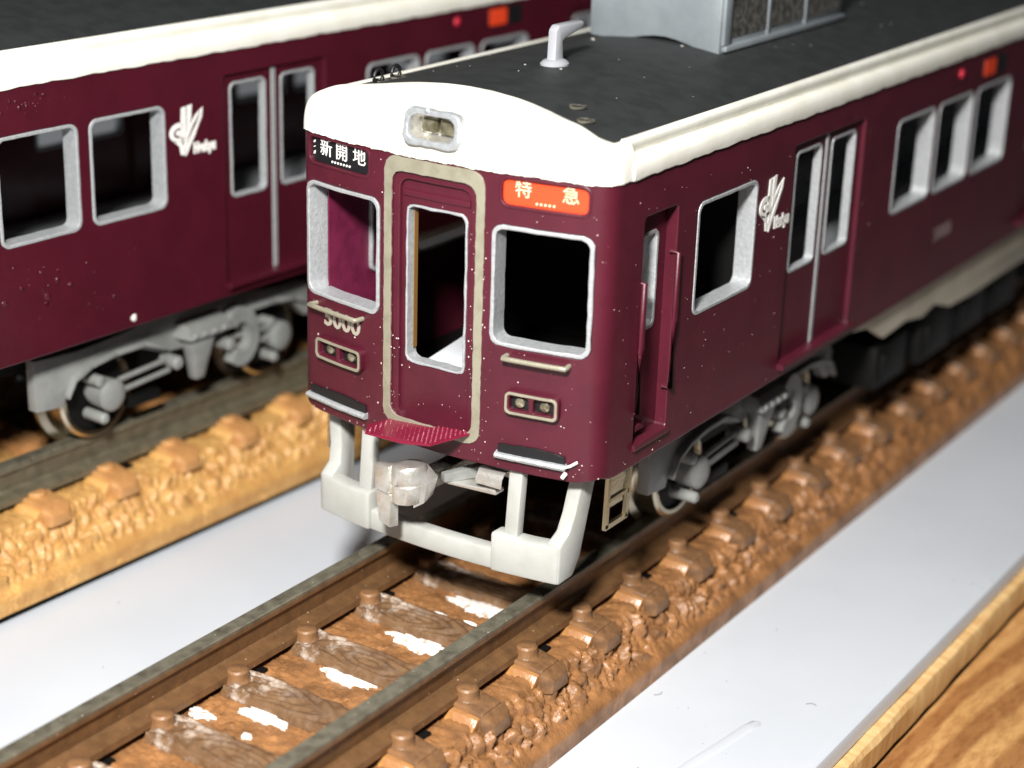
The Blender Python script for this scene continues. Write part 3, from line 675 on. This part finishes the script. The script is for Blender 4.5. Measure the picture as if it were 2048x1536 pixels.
        for k in range(n2): F += [(k, k+1, m_+k+1, m_+k), (2*m_+k, 2*m_+k+1, 3*m_+k+1, 3*m_+k), (m_+k, m_+k+1, 3*m_+k+1, 3*m_+k), (k, k+1, 2*m_+k+1, 2*m_+k)]
        F += [(0, m_, 3*m_, 2*m_), (n2, m_+n2, 3*m_+n2, 2*m_+n2)]
        ac.add(V, F); aco = ac.build('air_conditioner', ACGREY, T, 30, 0.12)
        for sg in (1, -1):
            MB().box(sg*3.95, sg*4.05, 20.1, 33.9, 25.35, 27.5).build('grille', GRILLE, aco, 0)
            MB().box(sg*3.9, sg*4.28, 19.35, 34.7, 24.72, 25.05).build('lower_flange', ACGREY, aco, 30, 0.08)
            MB().box(sg*3.9, sg*4.2, 19.2, 20.0, 25.05, 27.8).build('corner_post', ACGREY, aco, 30, 0.08)
            for y in (24.5, 29.3): MB().box(sg*3.95, sg*4.13, y, y+0.3, 25.05, 27.5).build('grille_bar', ACGREY, aco, 30, 0.04)
            MB().box(sg*3.9, sg*4.2, 19.4, 34.7, 27.5, 28.0).build('upper_flange', ACGREY, aco, 30, 0.08)
        for cx, cy in ((5.1, 3.0), (6.3, 1.75), (-5.55, 3.4), (-5.75, 2.2)):
            h = MB(); z = zroof(cx)
            for k in range(14):
                a, b = 2*math.pi*k/14, 2*math.pi*(k+1)/14
                h.hexa([(cx+r*math.cos(q), cy+r*math.sin(q), z+dz) for dz in (0.0, 0.1) for q, r in ((a, .26), (b, .26), (b, .42+0.05*math.sin(3*b)), (a, .42+0.05*math.sin(3*a)))])
            ho_ = h.build('mounting_hole', mat('scraped_roof', (96, 92, 80), 0.6, rgb2=(52, 52, 50), nscale=3), roof, 40)
            MB().prism([(cx+0.3*math.cos(q), cy+0.3*math.sin(q)) for q in np.linspace(0, 6.28, 13)[:-1]], lambda p, h_: (p[0], p[1], h_), z+0.0, z+0.05).build('hole_floor', DARK, roof, 0)
        for cy in (3.4, 2.0):      # two upright black rings left in the far pair of holes
            z = zroof(-5.7); MB().tube([(-5.7, cy+0.34*math.cos(q), z+0.3+0.34*math.sin(q)) for q in np.linspace(-0.9, 4.04, 15)], 0.1, 8).build('roof_ring', BLACK, T, 50)
        cr = random.Random(4); cm = MB()
        for k in range(30):
            x = cr.uniform(-7, 7); y = cr.uniform(2.5, 45); cm.blob((x, y, zroof(x)+0.03), cr.uniform(0.02, 0.055), k, (1, 1, 0.5))
        for x, y, r in ((0.9, 8.2, .09), (-1.1, 8.0, .07), (-3.0, 17.6, .12), (-2.7, 17.2, .09), (2.0, 18.6, .1)): cm.blob((x, y, zroof(x)+0.03), r, 3, (1, 1, 0.6))
        cm.build('roof_crumbs', mat('crumb_grey', (150, 146, 140), 0.7), T, 70)['kind'] = 'stuff'
        # ---------------- pilot (snow plough) of pale plastic
        def pl(x): return -1.15+0.75*(x/7.4)**2
        pb = MB(); N_ = 40
        def strip(xa, xb, zfun, off, thick, nn=24):
            V = []; 
            for k in range(nn+1):
                x = xa+(xb-xa)*k/nn; z0, z1 = zfun(x); y = pl(x)-off
                V += [(x, y, z0), (x, y, z1), (x, y+thick, z1), (x, y+thick, z0)]
            F = [(k*4+i, k*4+(i+1) % 4, k*4+4+(i+1) % 4, k*4+4+i) for k in range(nn) for i in range(4)]+[(0, 1, 2, 3), (nn*4, nn*4+1, nn*4+2, nn*4+3)]
            return MB().add(V, F)
        pil = strip(-4.2, 4.2, lambda x: (1.95, 3.05), 0.0, 0.8).build('pilot', PLOW, T, 40, 0.12)
        for sg in (1, -1):
            xa, xb = sorted((sg*3.75, sg*7.35))
            blk = strip(xa, xb, lambda x: (1.98, 4.05-0.10*math.sin((x-xa)/(xb-xa)*3.14)), 0.22, 1.0, 10).build('pilot_block', PLOW, pil, 40, 0.14)
            side = MB(); f = lambda p, h: (h, p[0], p[1])
            side.prism([(-0.62, 1.98), (0.75, 2.0), (1.35, 2.9), (1.9, 7.5), (0.62, 7.5), (0.42, 5.4), (0.15, 4.5), (-0.62, 4.02)], f, sg*6.6, sg*7.4)
            so = side.map(lambda v: (v[0]+sg*max(0, v[2]-4)*0.13, v[1], v[2])).build('pilot_arm', PLOW, pil, 40, 0.14)
            xp = (4.25, 5.0) if sg > 0 else (-4.75, -3.95)
            MB().hexa([(xp[0], -0.75, 3.6), (xp[1], -0.75, 3.6), (xp[1], -0.2, 3.6), (xp[0], -0.2, 3.6), (xp[0]+.12, -0.55, 7.9), (xp[1]+.12, -0.55, 7.9), (xp[1]+.12, 0.0, 7.9), (xp[0]+.12, 0.0, 7.9)]).build('pilot_post', PLOW, pil, 30, 0.06)
        # ---------------- coupler
        cr = random.Random(12)
        jt = lambda v, a=0.07: (v[0]+cr.uniform(-a, a), v[1]+cr.uniform(-a, a), v[2]+cr.uniform(-a, a))
        MB().box(-0.5, 0.5, -2.0, 4.0, 5.5, 6.3).build('coupler_bar', METAL, T, 30, 0.1)
        kn = MB().lathe([(0.3, 0), (0.72, 0.0), (0.82, 0.06), (0.84, 0.92), (0.76, 0.98), (0.84, 1.04), (0.84, 1.8), (0.74, 1.95), (0.3, 2.02)], (-0.35, -2.35, 5.0), 'z', 26).map(lambda v: jt((v[0], v[1]+(0.12*(v[0]+0.35) if v[2] > 6 else 0), v[2]+0.1*(v[0]+0.35)), 0.012))
        co = kn.build('coupler', FOIL, T, 50)
        MB().hexa([jt(p, 0.04) for p in [(-1.75, -2.9, 3.75), (-1.0, -3.0, 3.6), (-0.85, -2.5, 3.6), (-1.6, -2.4, 3.75), (-2.0, -2.9, 5.35), (-0.95, -3.0, 5.35), (-0.8, -2.5, 5.35), (-1.85, -2.4, 5.35)]]).build('coupler_hook', FOIL, co, 30, 0.04)
        MB().hexa([jt(p, 0.04) for p in [(-2.02, -2.95, 5.4), (-1.12, -3.05, 5.4), (-1.0, -2.4, 5.4), (-1.9, -2.4, 5.4), (-2.0, -2.9, 6.75), (-1.1, -3.0, 6.85), (-1.0, -2.4, 6.85), (-1.9, -2.4, 6.75)]]).build('coupler_plate', FOIL, co, 30, 0.05)
        rg = MB()
        rg.hexa([jt(p, 0.1) for p in [(0.25, -2.7, 4.95), (0.62, -2.3, 5.2), (0.6, -1.5, 5.3), (0.1, -1.6, 5.0), (0.3, -2.6, 6.7), (0.75, -2.3, 6.2), (0.7, -1.5, 6.2), (0.2, -1.6, 6.8)]])
        rg.build('coupler_lug', FOIL, co, 20, 0.03)
        jb_ = MB(); jb_.hexa([(0.6, -1.0, 5.9), (1.0, -1.2, 5.9), (3.3, 2.0, 6.1), (2.9, 2.2, 6.1), (0.6, -1.0, 6.35), (1.0, -1.2, 6.35), (3.3, 2.0, 6.9), (2.9, 2.2, 6.9)])
        jb_.build('coupler_bracket', GREYPL, co, 30, 0.05)
        pn = MB(); pn.hexa([jt(p, 0.05) for p in [(0.9, -1.0, 5.75), (3.6, -0.6, 5.7), (3.6, 0.2, 5.7), (0.9, 0.2, 5.75), (0.9, -1.0, 5.95), (3.6, -0.6, 6.0), (3.6, 0.2, 6.0), (0.9, 0.2, 5.95)]])
        pn.build('coupler_tray', FOIL, co, 30, 0.06)
        V = []
        for k in range(9):
            a = math.radians(-20+25*k)
            for x in (2.6, 4.1): V.append(jt((x, -0.35-0.55*math.cos(a), 6.45+0.55*math.sin(a)-0.0), 0.03))
        MB().add(V, [(2*k, 2*k+1, 2*k+3, 2*k+2) for k in range(8)]).build('hose_clip', FOIL, co, 40)
        # ---------------- etched ladder steps below the cab door
        for sg in (1, -1):
            ld = MB(); x = sg*8.55
            def bar(p, q, w=0.13):
                d = Vector((0, q[0]-p[0], q[1]-p[1])).normalized(); nrm = Vector((0, -d.z, d.y))*w
                ld.hexa([(x-0.1, p[0]-nrm.y, p[1]-nrm.z), (x+0.1, p[0]-nrm.y, p[1]-nrm.z), (x+0.1, p[0]+nrm.y, p[1]+nrm.z), (x-0.1, p[0]+nrm.y, p[1]+nrm.z), (x-0.1, q[0]-nrm.y, q[1]-nrm.z), (x+0.1, q[0]-nrm.y, q[1]-nrm.z), (x+0.1, q[0]+nrm.y, q[1]+nrm.z), (x-0.1, q[0]+nrm.y, q[1]+nrm.z)])
            bar((1.75, 7.6), (1.62, 4.55)); bar((3.75, 7.6), (3.5, 4.55)); bar((1.5, 4.6), (3.6, 4.6)); bar((1.75, 5.95), (3.6, 5.95), 0.1)
            ld.build('ladder', ETCH, T, 0)
            MB().box(sg*7.2, sg*7.3, 3.8, 5.4, 4.4, 7.5).build('etched_plate', ETCH, T, 0)
        # stray paint whisker by the right step
        MB().tube([wrap1(7.35, 8.2, 0.3), wrap1(7.7, 8.35, 0.25), wrap1(8.0, 8.55, 0.12)], 0.07, 6).build('paint_whisker', LETTER, T, 40)
        MB().tube([wrap1(7.5, 7.95, 0.3), wrap1(7.35, 7.7, 0.28)], 0.11, 6).build('paint_whisker', LETTER, T, 40)
    return T

# ------------------------------------------------------------------ base board
ZG = -5.83
base = MB()
prof = [(-170, -0.9), (-170, 0.0), (18.95, 0.0), (19.3, -0.03), (19.55, -0.14), (19.65, -0.35), (19.7, -0.95), (19.6, -1.0)]
base.prism(prof, lambda p, h: (p[0], h, ZG+p[1]), -90, 260)
bo = base.build('white_board', BOARD, None, 40); tag(bo, 'white sheet surface under both tracks with a rounded edge', kind='structure')
rs = random.Random(1)
pv = MB(); n = 120
yb = np.linspace(-90, 260, 260)
pr = [(-170, -2.9), (-170, -1.05), (19.8, -1.05), (20.2, -1.1), (20.35, -1.4), (20.3, -2.7), (20.0, -2.9)]
nzp = noise1(50); V = []
for y in yb: V += [(x+(0.06*nzp(y*2+i) if x > 0 else 0), y, ZG+z+(0.05*nzp(y*1.3+9+i) if x > 0 else 0)) for i, (x, z) in enumerate(pr)]
k = len(pr); F = [(i*k+j, i*k+(j+1) % k, (i+1)*k+(j+1) % k, (i+1)*k+j) for i in range(len(yb)-1) for j in range(k)]+[tuple(range(k)), tuple(range((len(yb)-1)*k, len(yb)*k))]
mk('ply_layer', V, F, PLY, bo, 30)
MB().box(-170, 19.9, -90, 260, ZG-8, ZG-3.0).build('lower_layer', DARK, bo, 30)
wp = MB().box(20.1, 27.6, -90, 260, ZG-14, ZG-3.05).build('pine_plank', CORE, None, 30, 0.4)
tag(wp, 'bare pine plank with brown growth rings along the edge of the white board', 'plank')
# glue ridge and specks on the board
gl = MB(); gl.tube([(14.3, -1.6, ZG+0.0), (14.6, 0.5, ZG+0.02), (15.0, 3.0, ZG+0.03), (15.3, 5.2, ZG+0.04), (15.45, 5.9, ZG+0.02), (15.5, 6.1, ZG-0.1)], [0.12, 0.3, 0.32, 0.34, 0.3, 0.1], 10)
gl.map(lambda v: (v[0], v[1], ZG+(v[2]-ZG)*0.13)).build('glue_ridge', BOARD, bo, 60)
sp = MB()
for i in range(130):
    x = rs.uniform(9.8, 19.5) if i % 2 else rs.uniform(-26, -6); y = rs.uniform(-22, 40); sp.blob((x, y, ZG+0.02), rs.uniform(0.015, 0.05), i, (1, 1.3, 0.5))
for x, y, r in ((-11.5, -10.2, .14), (-11.2, -9.9, .1)): sp.blob((x, y, ZG+0.03), r, 2, (1, 1.5, 0.5))
o = sp.build('board_specks', mat('speck_grey', (120, 116, 112), 0.8), bo, 60); o['kind'] = 'stuff'
hr = MB()
for x, y, a in ((9.9, 5.2, 0), (17.2, 9.2, 2.2), (-7.2, -1.0, 0.6)):
    hr.tube([(x+0.55*t*math.cos(a+t*1.2), y+0.55*t*math.sin(a+t*1.2), ZG+0.04+0.1*t*(1-t)) for t in np.linspace(0, 1, 8)], 0.010, 5)
o = hr.build('hairs', HAIR, bo, 60); o['kind'] = 'stuff'

# ------------------------------------------------------------------ tracks
def worley(X, Y, cx, cy, seed):
    gx, gy = X/cx, Y/cy; ix, iy = np.floor(gx).astype(int), np.floor(gy).astype(int)
    f1 = np.full(X.shape, 9.); f2 = np.full(X.shape, 9.); idv = np.zeros(X.shape)
    def h(a, b, k): return np.modf(np.abs(np.sin(a*127.1+b*311.7+k*74.7+seed*13.3)*43758.5453))[0]
    for dx in (-1, 0, 1):
        for dy in (-1, 0, 1):
            a, b = ix+dx, iy+dy; px, py = a+0.15+0.7*h(a, b, 1), b+0.15+0.7*h(a, b, 2)
            d = np.hypot(gx-px, gy-py); c = d < f1
            f2 = np.where(c, f1, np.minimum(f2, d)); idv = np.where(c, h(a, b, 3), idv); f1 = np.where(c, d, f1)
    return f1, f2, idv
def make_track(name, loc, rz, label, y0, y1, ynear, pal, base_z, pitch, ph, seed, low=0.0):
    T = empty(name, loc, rz); tag(T, label, 'model track', 'lengths of model track on the board')
    ROAD = mat(name+'_roadbed_plastic'+str(seed), pal[0], 0.26, rgb2=pal[1], nscale=0.8, ndetail=8, lo=0.36, hi=0.66, bump=[(3, 0.06), (9, 0.03)], rough2=0.5, streak=(tuple(min(255, int(v*1.22+6)) for v in pal[0]), 0.7, 0.56, 0.78), sss=None)
    SLEEP = mat(name+'_sleeper_plastic'+str(seed), pal[2], 0.38, rgb2=pal[3], nscale=1.2, ndetail=6, bump=[(6, 0.03)], streak=(pal[5], 0.9, 0.50, 0.72), streak_x=(-0.6, -3.4))
    CLIPM = mat(name+'_clip_plastic'+str(seed), tuple(int(0.55*a+0.45*b) for a, b in zip(pal[2], pal[0])), 0.42, rgb2=pal[3], nscale=0.9, ndetail=6, bump=[(6, 0.03)])
    AMBER = mat(name+'_amber_plastic'+str(seed), pal[4], 0.3, rgb2=pal[0], nscale=1.0, bump=[(4, 0.03)], sss=None)
    RAIL = rail_mat(name+'_rail_metal'+str(seed), pal[6])
    # roadbed grid: across u, along y
    hs = [(0.0, -2.5), (6.6, -2.5), (7.3, -2.62), (8.95, base_z+1.25), (9.15, base_z+1.08), (9.25, base_z+0.95), (9.27, base_z)]
    def across(side):
        P = []
        for (a, b), (c, d), n in zip(hs[:-1], hs[1:], (44, 6, 20, 2, 2, 4)):
            P += [(a+(c-a)*k/n, b+(d-b)*k/n) for k in range(n)]
        P.append(hs[-1]); return [(side*x, z) for x, z in P]
    prof = across(-1)[::-1]+across(1)[1:]
    px = np.array([p[0] for p in prof]); pz = np.array([p[1] for p in prof])
    ys = np.concatenate([np.arange(y0, ynear, 0.13), np.arange(ynear, y1, 0.4)])
    X, Y = np.meshgrid(px, ys); Z = np.tile(pz, (len(ys), 1))
    arc = np.concatenate([[0], np.cumsum(np.hypot(np.diff(px), np.diff(pz)))]); A = np.tile(arc, (len(ys), 1))
    WY = Y+0.22*np.sin(A*2.3+Y*0.9)+0.12*np.sin(Y*3.1+A*1.7); WA = A+0.25*np.sin(Y*1.3+A*0.7)
    f1, f2, idv = worley(WA, WY, 1.15, 0.66, seed); stone = np.clip((f2-f1)*1.8, 0, 1)**0.7*(0.25+0.75*idv)
    g1, g2, gid = worley(A, Y, 0.38, 0.34, seed+5); small = np.clip((g2-g1)*2, 0, 1)*(0.3+0.7*gid)
    slope = np.clip((np.abs(X)-7.1)/0.4, 0, 1)*np.clip((8.95-np.abs(X))/0.25, 0, 1)
    flat = np.clip((6.9-np.abs(X))/0.3, 0, 1)
    sh = np.clip(1-np.abs((np.abs(X)-7.0)/0.5), 0, 1)
    disp = slope*(0.72*stone+0.24*small-0.36)+flat*(0.10*stone+0.14*small-0.08)+sh*(0.12*stone)
    Z = Z+disp*np.where(np.abs(X) > 7, 0.75, 1.0); X = X+np.sign(X)*slope*disp*0.65
    n = len(px); V = np.stack([X, Y, Z], -1).reshape(-1, 3)
    i, j = np.meshgrid(np.arange(len(ys)-1), np.arange(n-1), indexing='ij'); q = (i*n+j).ravel()
    F = np.stack([q, q+1, q+n+1, q+n], -1).tolist()
    road = raw('roadbed', V, F, ROAD, T)
    # rails
    rp = [(-0.42, -0.05), (-0.36, 0.0), (0.36, 0.0), (0.42, -0.05), (0.42, -0.42), (0.22, -0.58), (0.18, -1.45), (0.30, -1.58), (1.02, -1.72), (1.05, -2.05), (-1.05, -2.05), (-1.02, -1.72), (-0.30, -1.58), (-0.18, -1.45), (-0.22, -0.58), (-0.42, -0.42)]
    for sg in (-1, 1):
        m = MB(); m.prism(rp, lambda p, h: (sg*4.9+p[0], h, p[1]), y0, y1); m.build('rail', RAIL, T, 25)
    # sleeper prototype (grid top with carved grain between the rails)
    xs = np.linspace(-3.75, 3.75, 70); yy = np.linspace(-1.15, 1.15, 30)
    pro = []
    for v in range(4):
        GX, GY = np.meshgrid(xs, yy); rsd = np.random.RandomState(60+v); cx, cy = rsd.uniform(-1.5, 1.5), rsd.uniform(-0.4, 0.4)
        wob = 0.25*np.sin(GX*1.3+v)+0.12*np.sin(GX*2.9+2*v)
        ringd = np.hypot((GX-cx)*0.42, (GY-cy-wob*0.4)*1.25); gr = np.sin(ringd*15+1.6*np.sin(GX*0.8+v)); 
        ZZ = -2.0+0.055*np.sign(gr)*np.abs(gr)**0.5+0.008*rsd.randn(*GX.shape)
        edge = np.clip((1.15-np.abs(GY))/0.10, 0, 1); ZZ = ZZ-0.55*(1-edge)
        YY = GY+0.0
        Vt = np.stack([GX, YY, ZZ], -1).reshape(-1, 3); n2 = len(xs)
        i, j = np.meshgrid(np.arange(len(yy)-1), np.arange(n2-1), indexing='ij'); q = (i*n2+j).ravel(); Ft = np.stack([q, q+1, q+n2+1, q+n2], -1).tolist()
        mb = MB(); mb.add(Vt.tolist(), Ft)
        me_o = raw('sleeper', mb.V, mb.F, SLEEP, T); pro.append(me_o)
    end = MB()
    e = lambda x0, x1, za, zb, ya, yb_: end.hexa([(x0, -ya, -3.2), (x1, -yb_, -3.2), (x1, yb_, -3.2), (x0, ya, -3.2), (x0, -ya, za), (x1, -yb_*0.75, zb), (x1, yb_*0.75, zb), (x0, ya, za)])
    e(5.75, 7.5, -1.9, -2.08, 0.95, 1.05); e(7.5, 8.1, -2.08, -2.5, 1.05, 0.75)
    eo = end.build('sleeper_end', CLIPM, T, 25, 0.1)
    am = MB(); am.hexa([(5.6, -1.75, -2.9), (7.35, -1.55, -2.9), (7.35, -0.7, -2.9), (5.6, -0.7, -2.9), (5.7, -1.2, -2.12), (7.4, -1.05, -2.3), (7.4, -0.7, -2.3), (5.7, -0.7, -2.12)])
    amo = am.build('sleeper_flank', AMBER, T, 25, 0.08)
    cl = MB().lathe([(1.0, -2.4), (0.80, -1.98), (0.64, -1.8), (0.54, -1.55), (0.54, -1.32), (0.45, -1.22), (0.26, -1.24)], (0, 0, 0), 'z', 20); clo = cl.build('rail_clip', CLIPM, T, 40)
    sl = MB(); sl.box(5.85, 6.2, -0.42, 0.42, -2.4, -2.3); slo = sl.build('slot_shade', DARK, T, 0)  # dark box whose colour stands in for the shade inside an open slot
    cnt = 0; y = ph
    while y > y0+2: y -= pitch
    y += pitch
    protos = pro+[eo, amo, clo, slo]
    first = True
    while y < y1-1:
        sle = pro[cnt % 4].copy(); COL.objects.link(sle); sle.parent = T; sle.location = (0, y*S, 0)
        for sg in (1, -1):
            for src in (eo, amo):
                c = src.copy(); COL.objects.link(c); c.parent = sle; c.scale = (sg, 1, 1)
            for x in (3.72, 6.05):
                c = clo.copy(); COL.objects.link(c); c.parent = sle; c.location = (sg*x*S, 0, 0)
                c.location.z = (-0.25 if x < 5 else -low)*S
        if cnt % 2 == 0:
            c = slo.copy(); COL.objects.link(c); c.parent = road; c.location = (0.05*S, (y+pitch/2-1.0)*S, 0)
            c = slo.copy(); COL.objects.link(c); c.parent = road; c.location = ((-9.75)*S, (y+pitch/2-1.0)*S, 0)
        cnt += 1; y += pitch
    for o in protos: bpy.data.objects.remove(o)
    return T, road

# car numbers and labels describe how each one looks in the picture
PAL1 = ((158, 111, 70), (116, 80, 49), (118, 90, 64), (92, 66, 45), (186, 138, 72), (226, 216, 206), (126, 92, 60))
PAL2 = ((200, 156, 94), (178, 130, 74), (186, 134, 84), (168, 116, 70), (206, 152, 78), (215, 184, 140), (122, 114, 94))
t1, road1 = make_track('model_track', (0, 0, 0), 0.0, 'brown plastic model railway track under the car with the destination signs', -26, 110, 40, PAL1, ZG, 5.07, -1.1, 3, 0.18)
TX, TZ, TR = -30.99, 1.16, -0.0411
t2, road2 = make_track('model_track', (TX, 0, TZ), TR, 'ochre yellow plastic model railway track under the car without a visible front', -45, 130, 40, PAL2, -6.45, 5.07, 1.2, 8, 0.5)
# black underlay below the raised ochre track, standing in for its shadow gap
sh = MB(); sh.box(-8.9, 8.9, -45, 130, ZG-TZ+0.0, -6.3); o = sh.build('gap_shade_underlay', DARK, t2, 0)

# white residue between the sleepers of the brown track
rz = random.Random(6)
for (cx, cy, lx, ly) in ((0.6, -2.75, 1.7, 0.62), (-0.1, -7.65, 1.5, 0.42), (-0.9, -12.7, 1.4, 0.45), (1.0, 2.3, 1.9, 0.7), (-0.3, 0.35, 0.45, 0.28), (1.5, 0.55, 0.4, 0.14), (-3.4, -14.2, 0.7, 0.4), (-0.4, -14.4, 0.25, 0.2), (2.6, 7.3, 1.2, 0.5)):
    m = MB(); n = 64; V = []; ph = [rz.uniform(0, 6.28) for _ in range(4)]
    for rad, dz in ((1.0, -0.3), (0.96, 0.1), (0.7, 0.16), (0.35, 0.2)):
        for k in range(n):
            a = 2*math.pi*k/n
            ragged = 1+0.16*math.sin(3*a+ph[0])+0.10*math.sin(7*a+ph[1])+0.08*math.sin(11*a+ph[2])+0.035*math.sin(19*a+ph[3])
            V.append((cx+lx*rad*ragged*math.cos(a), cy+ly*rad*ragged*math.sin(a)+0.12*(math.cos(a)*lx)**2*0.2, -2.5+dz))
    F = [(i*n+k, i*n+(k+1) % n, (i+1)*n+(k+1) % n, (i+1)*n+k) for i in range(3) for k in range(n)]+[tuple(range(3*n, 4*n))]
    m.add(V, F); m.build('white_residue', PLASTER, t1, 40)

# ------------------------------------------------------------------ the two cars
car1 = make_car('model_train_car', (0, 0, 0), 0.0, 'maroon model train car with white cab roof, destination signs, coupler and white pilot', True)
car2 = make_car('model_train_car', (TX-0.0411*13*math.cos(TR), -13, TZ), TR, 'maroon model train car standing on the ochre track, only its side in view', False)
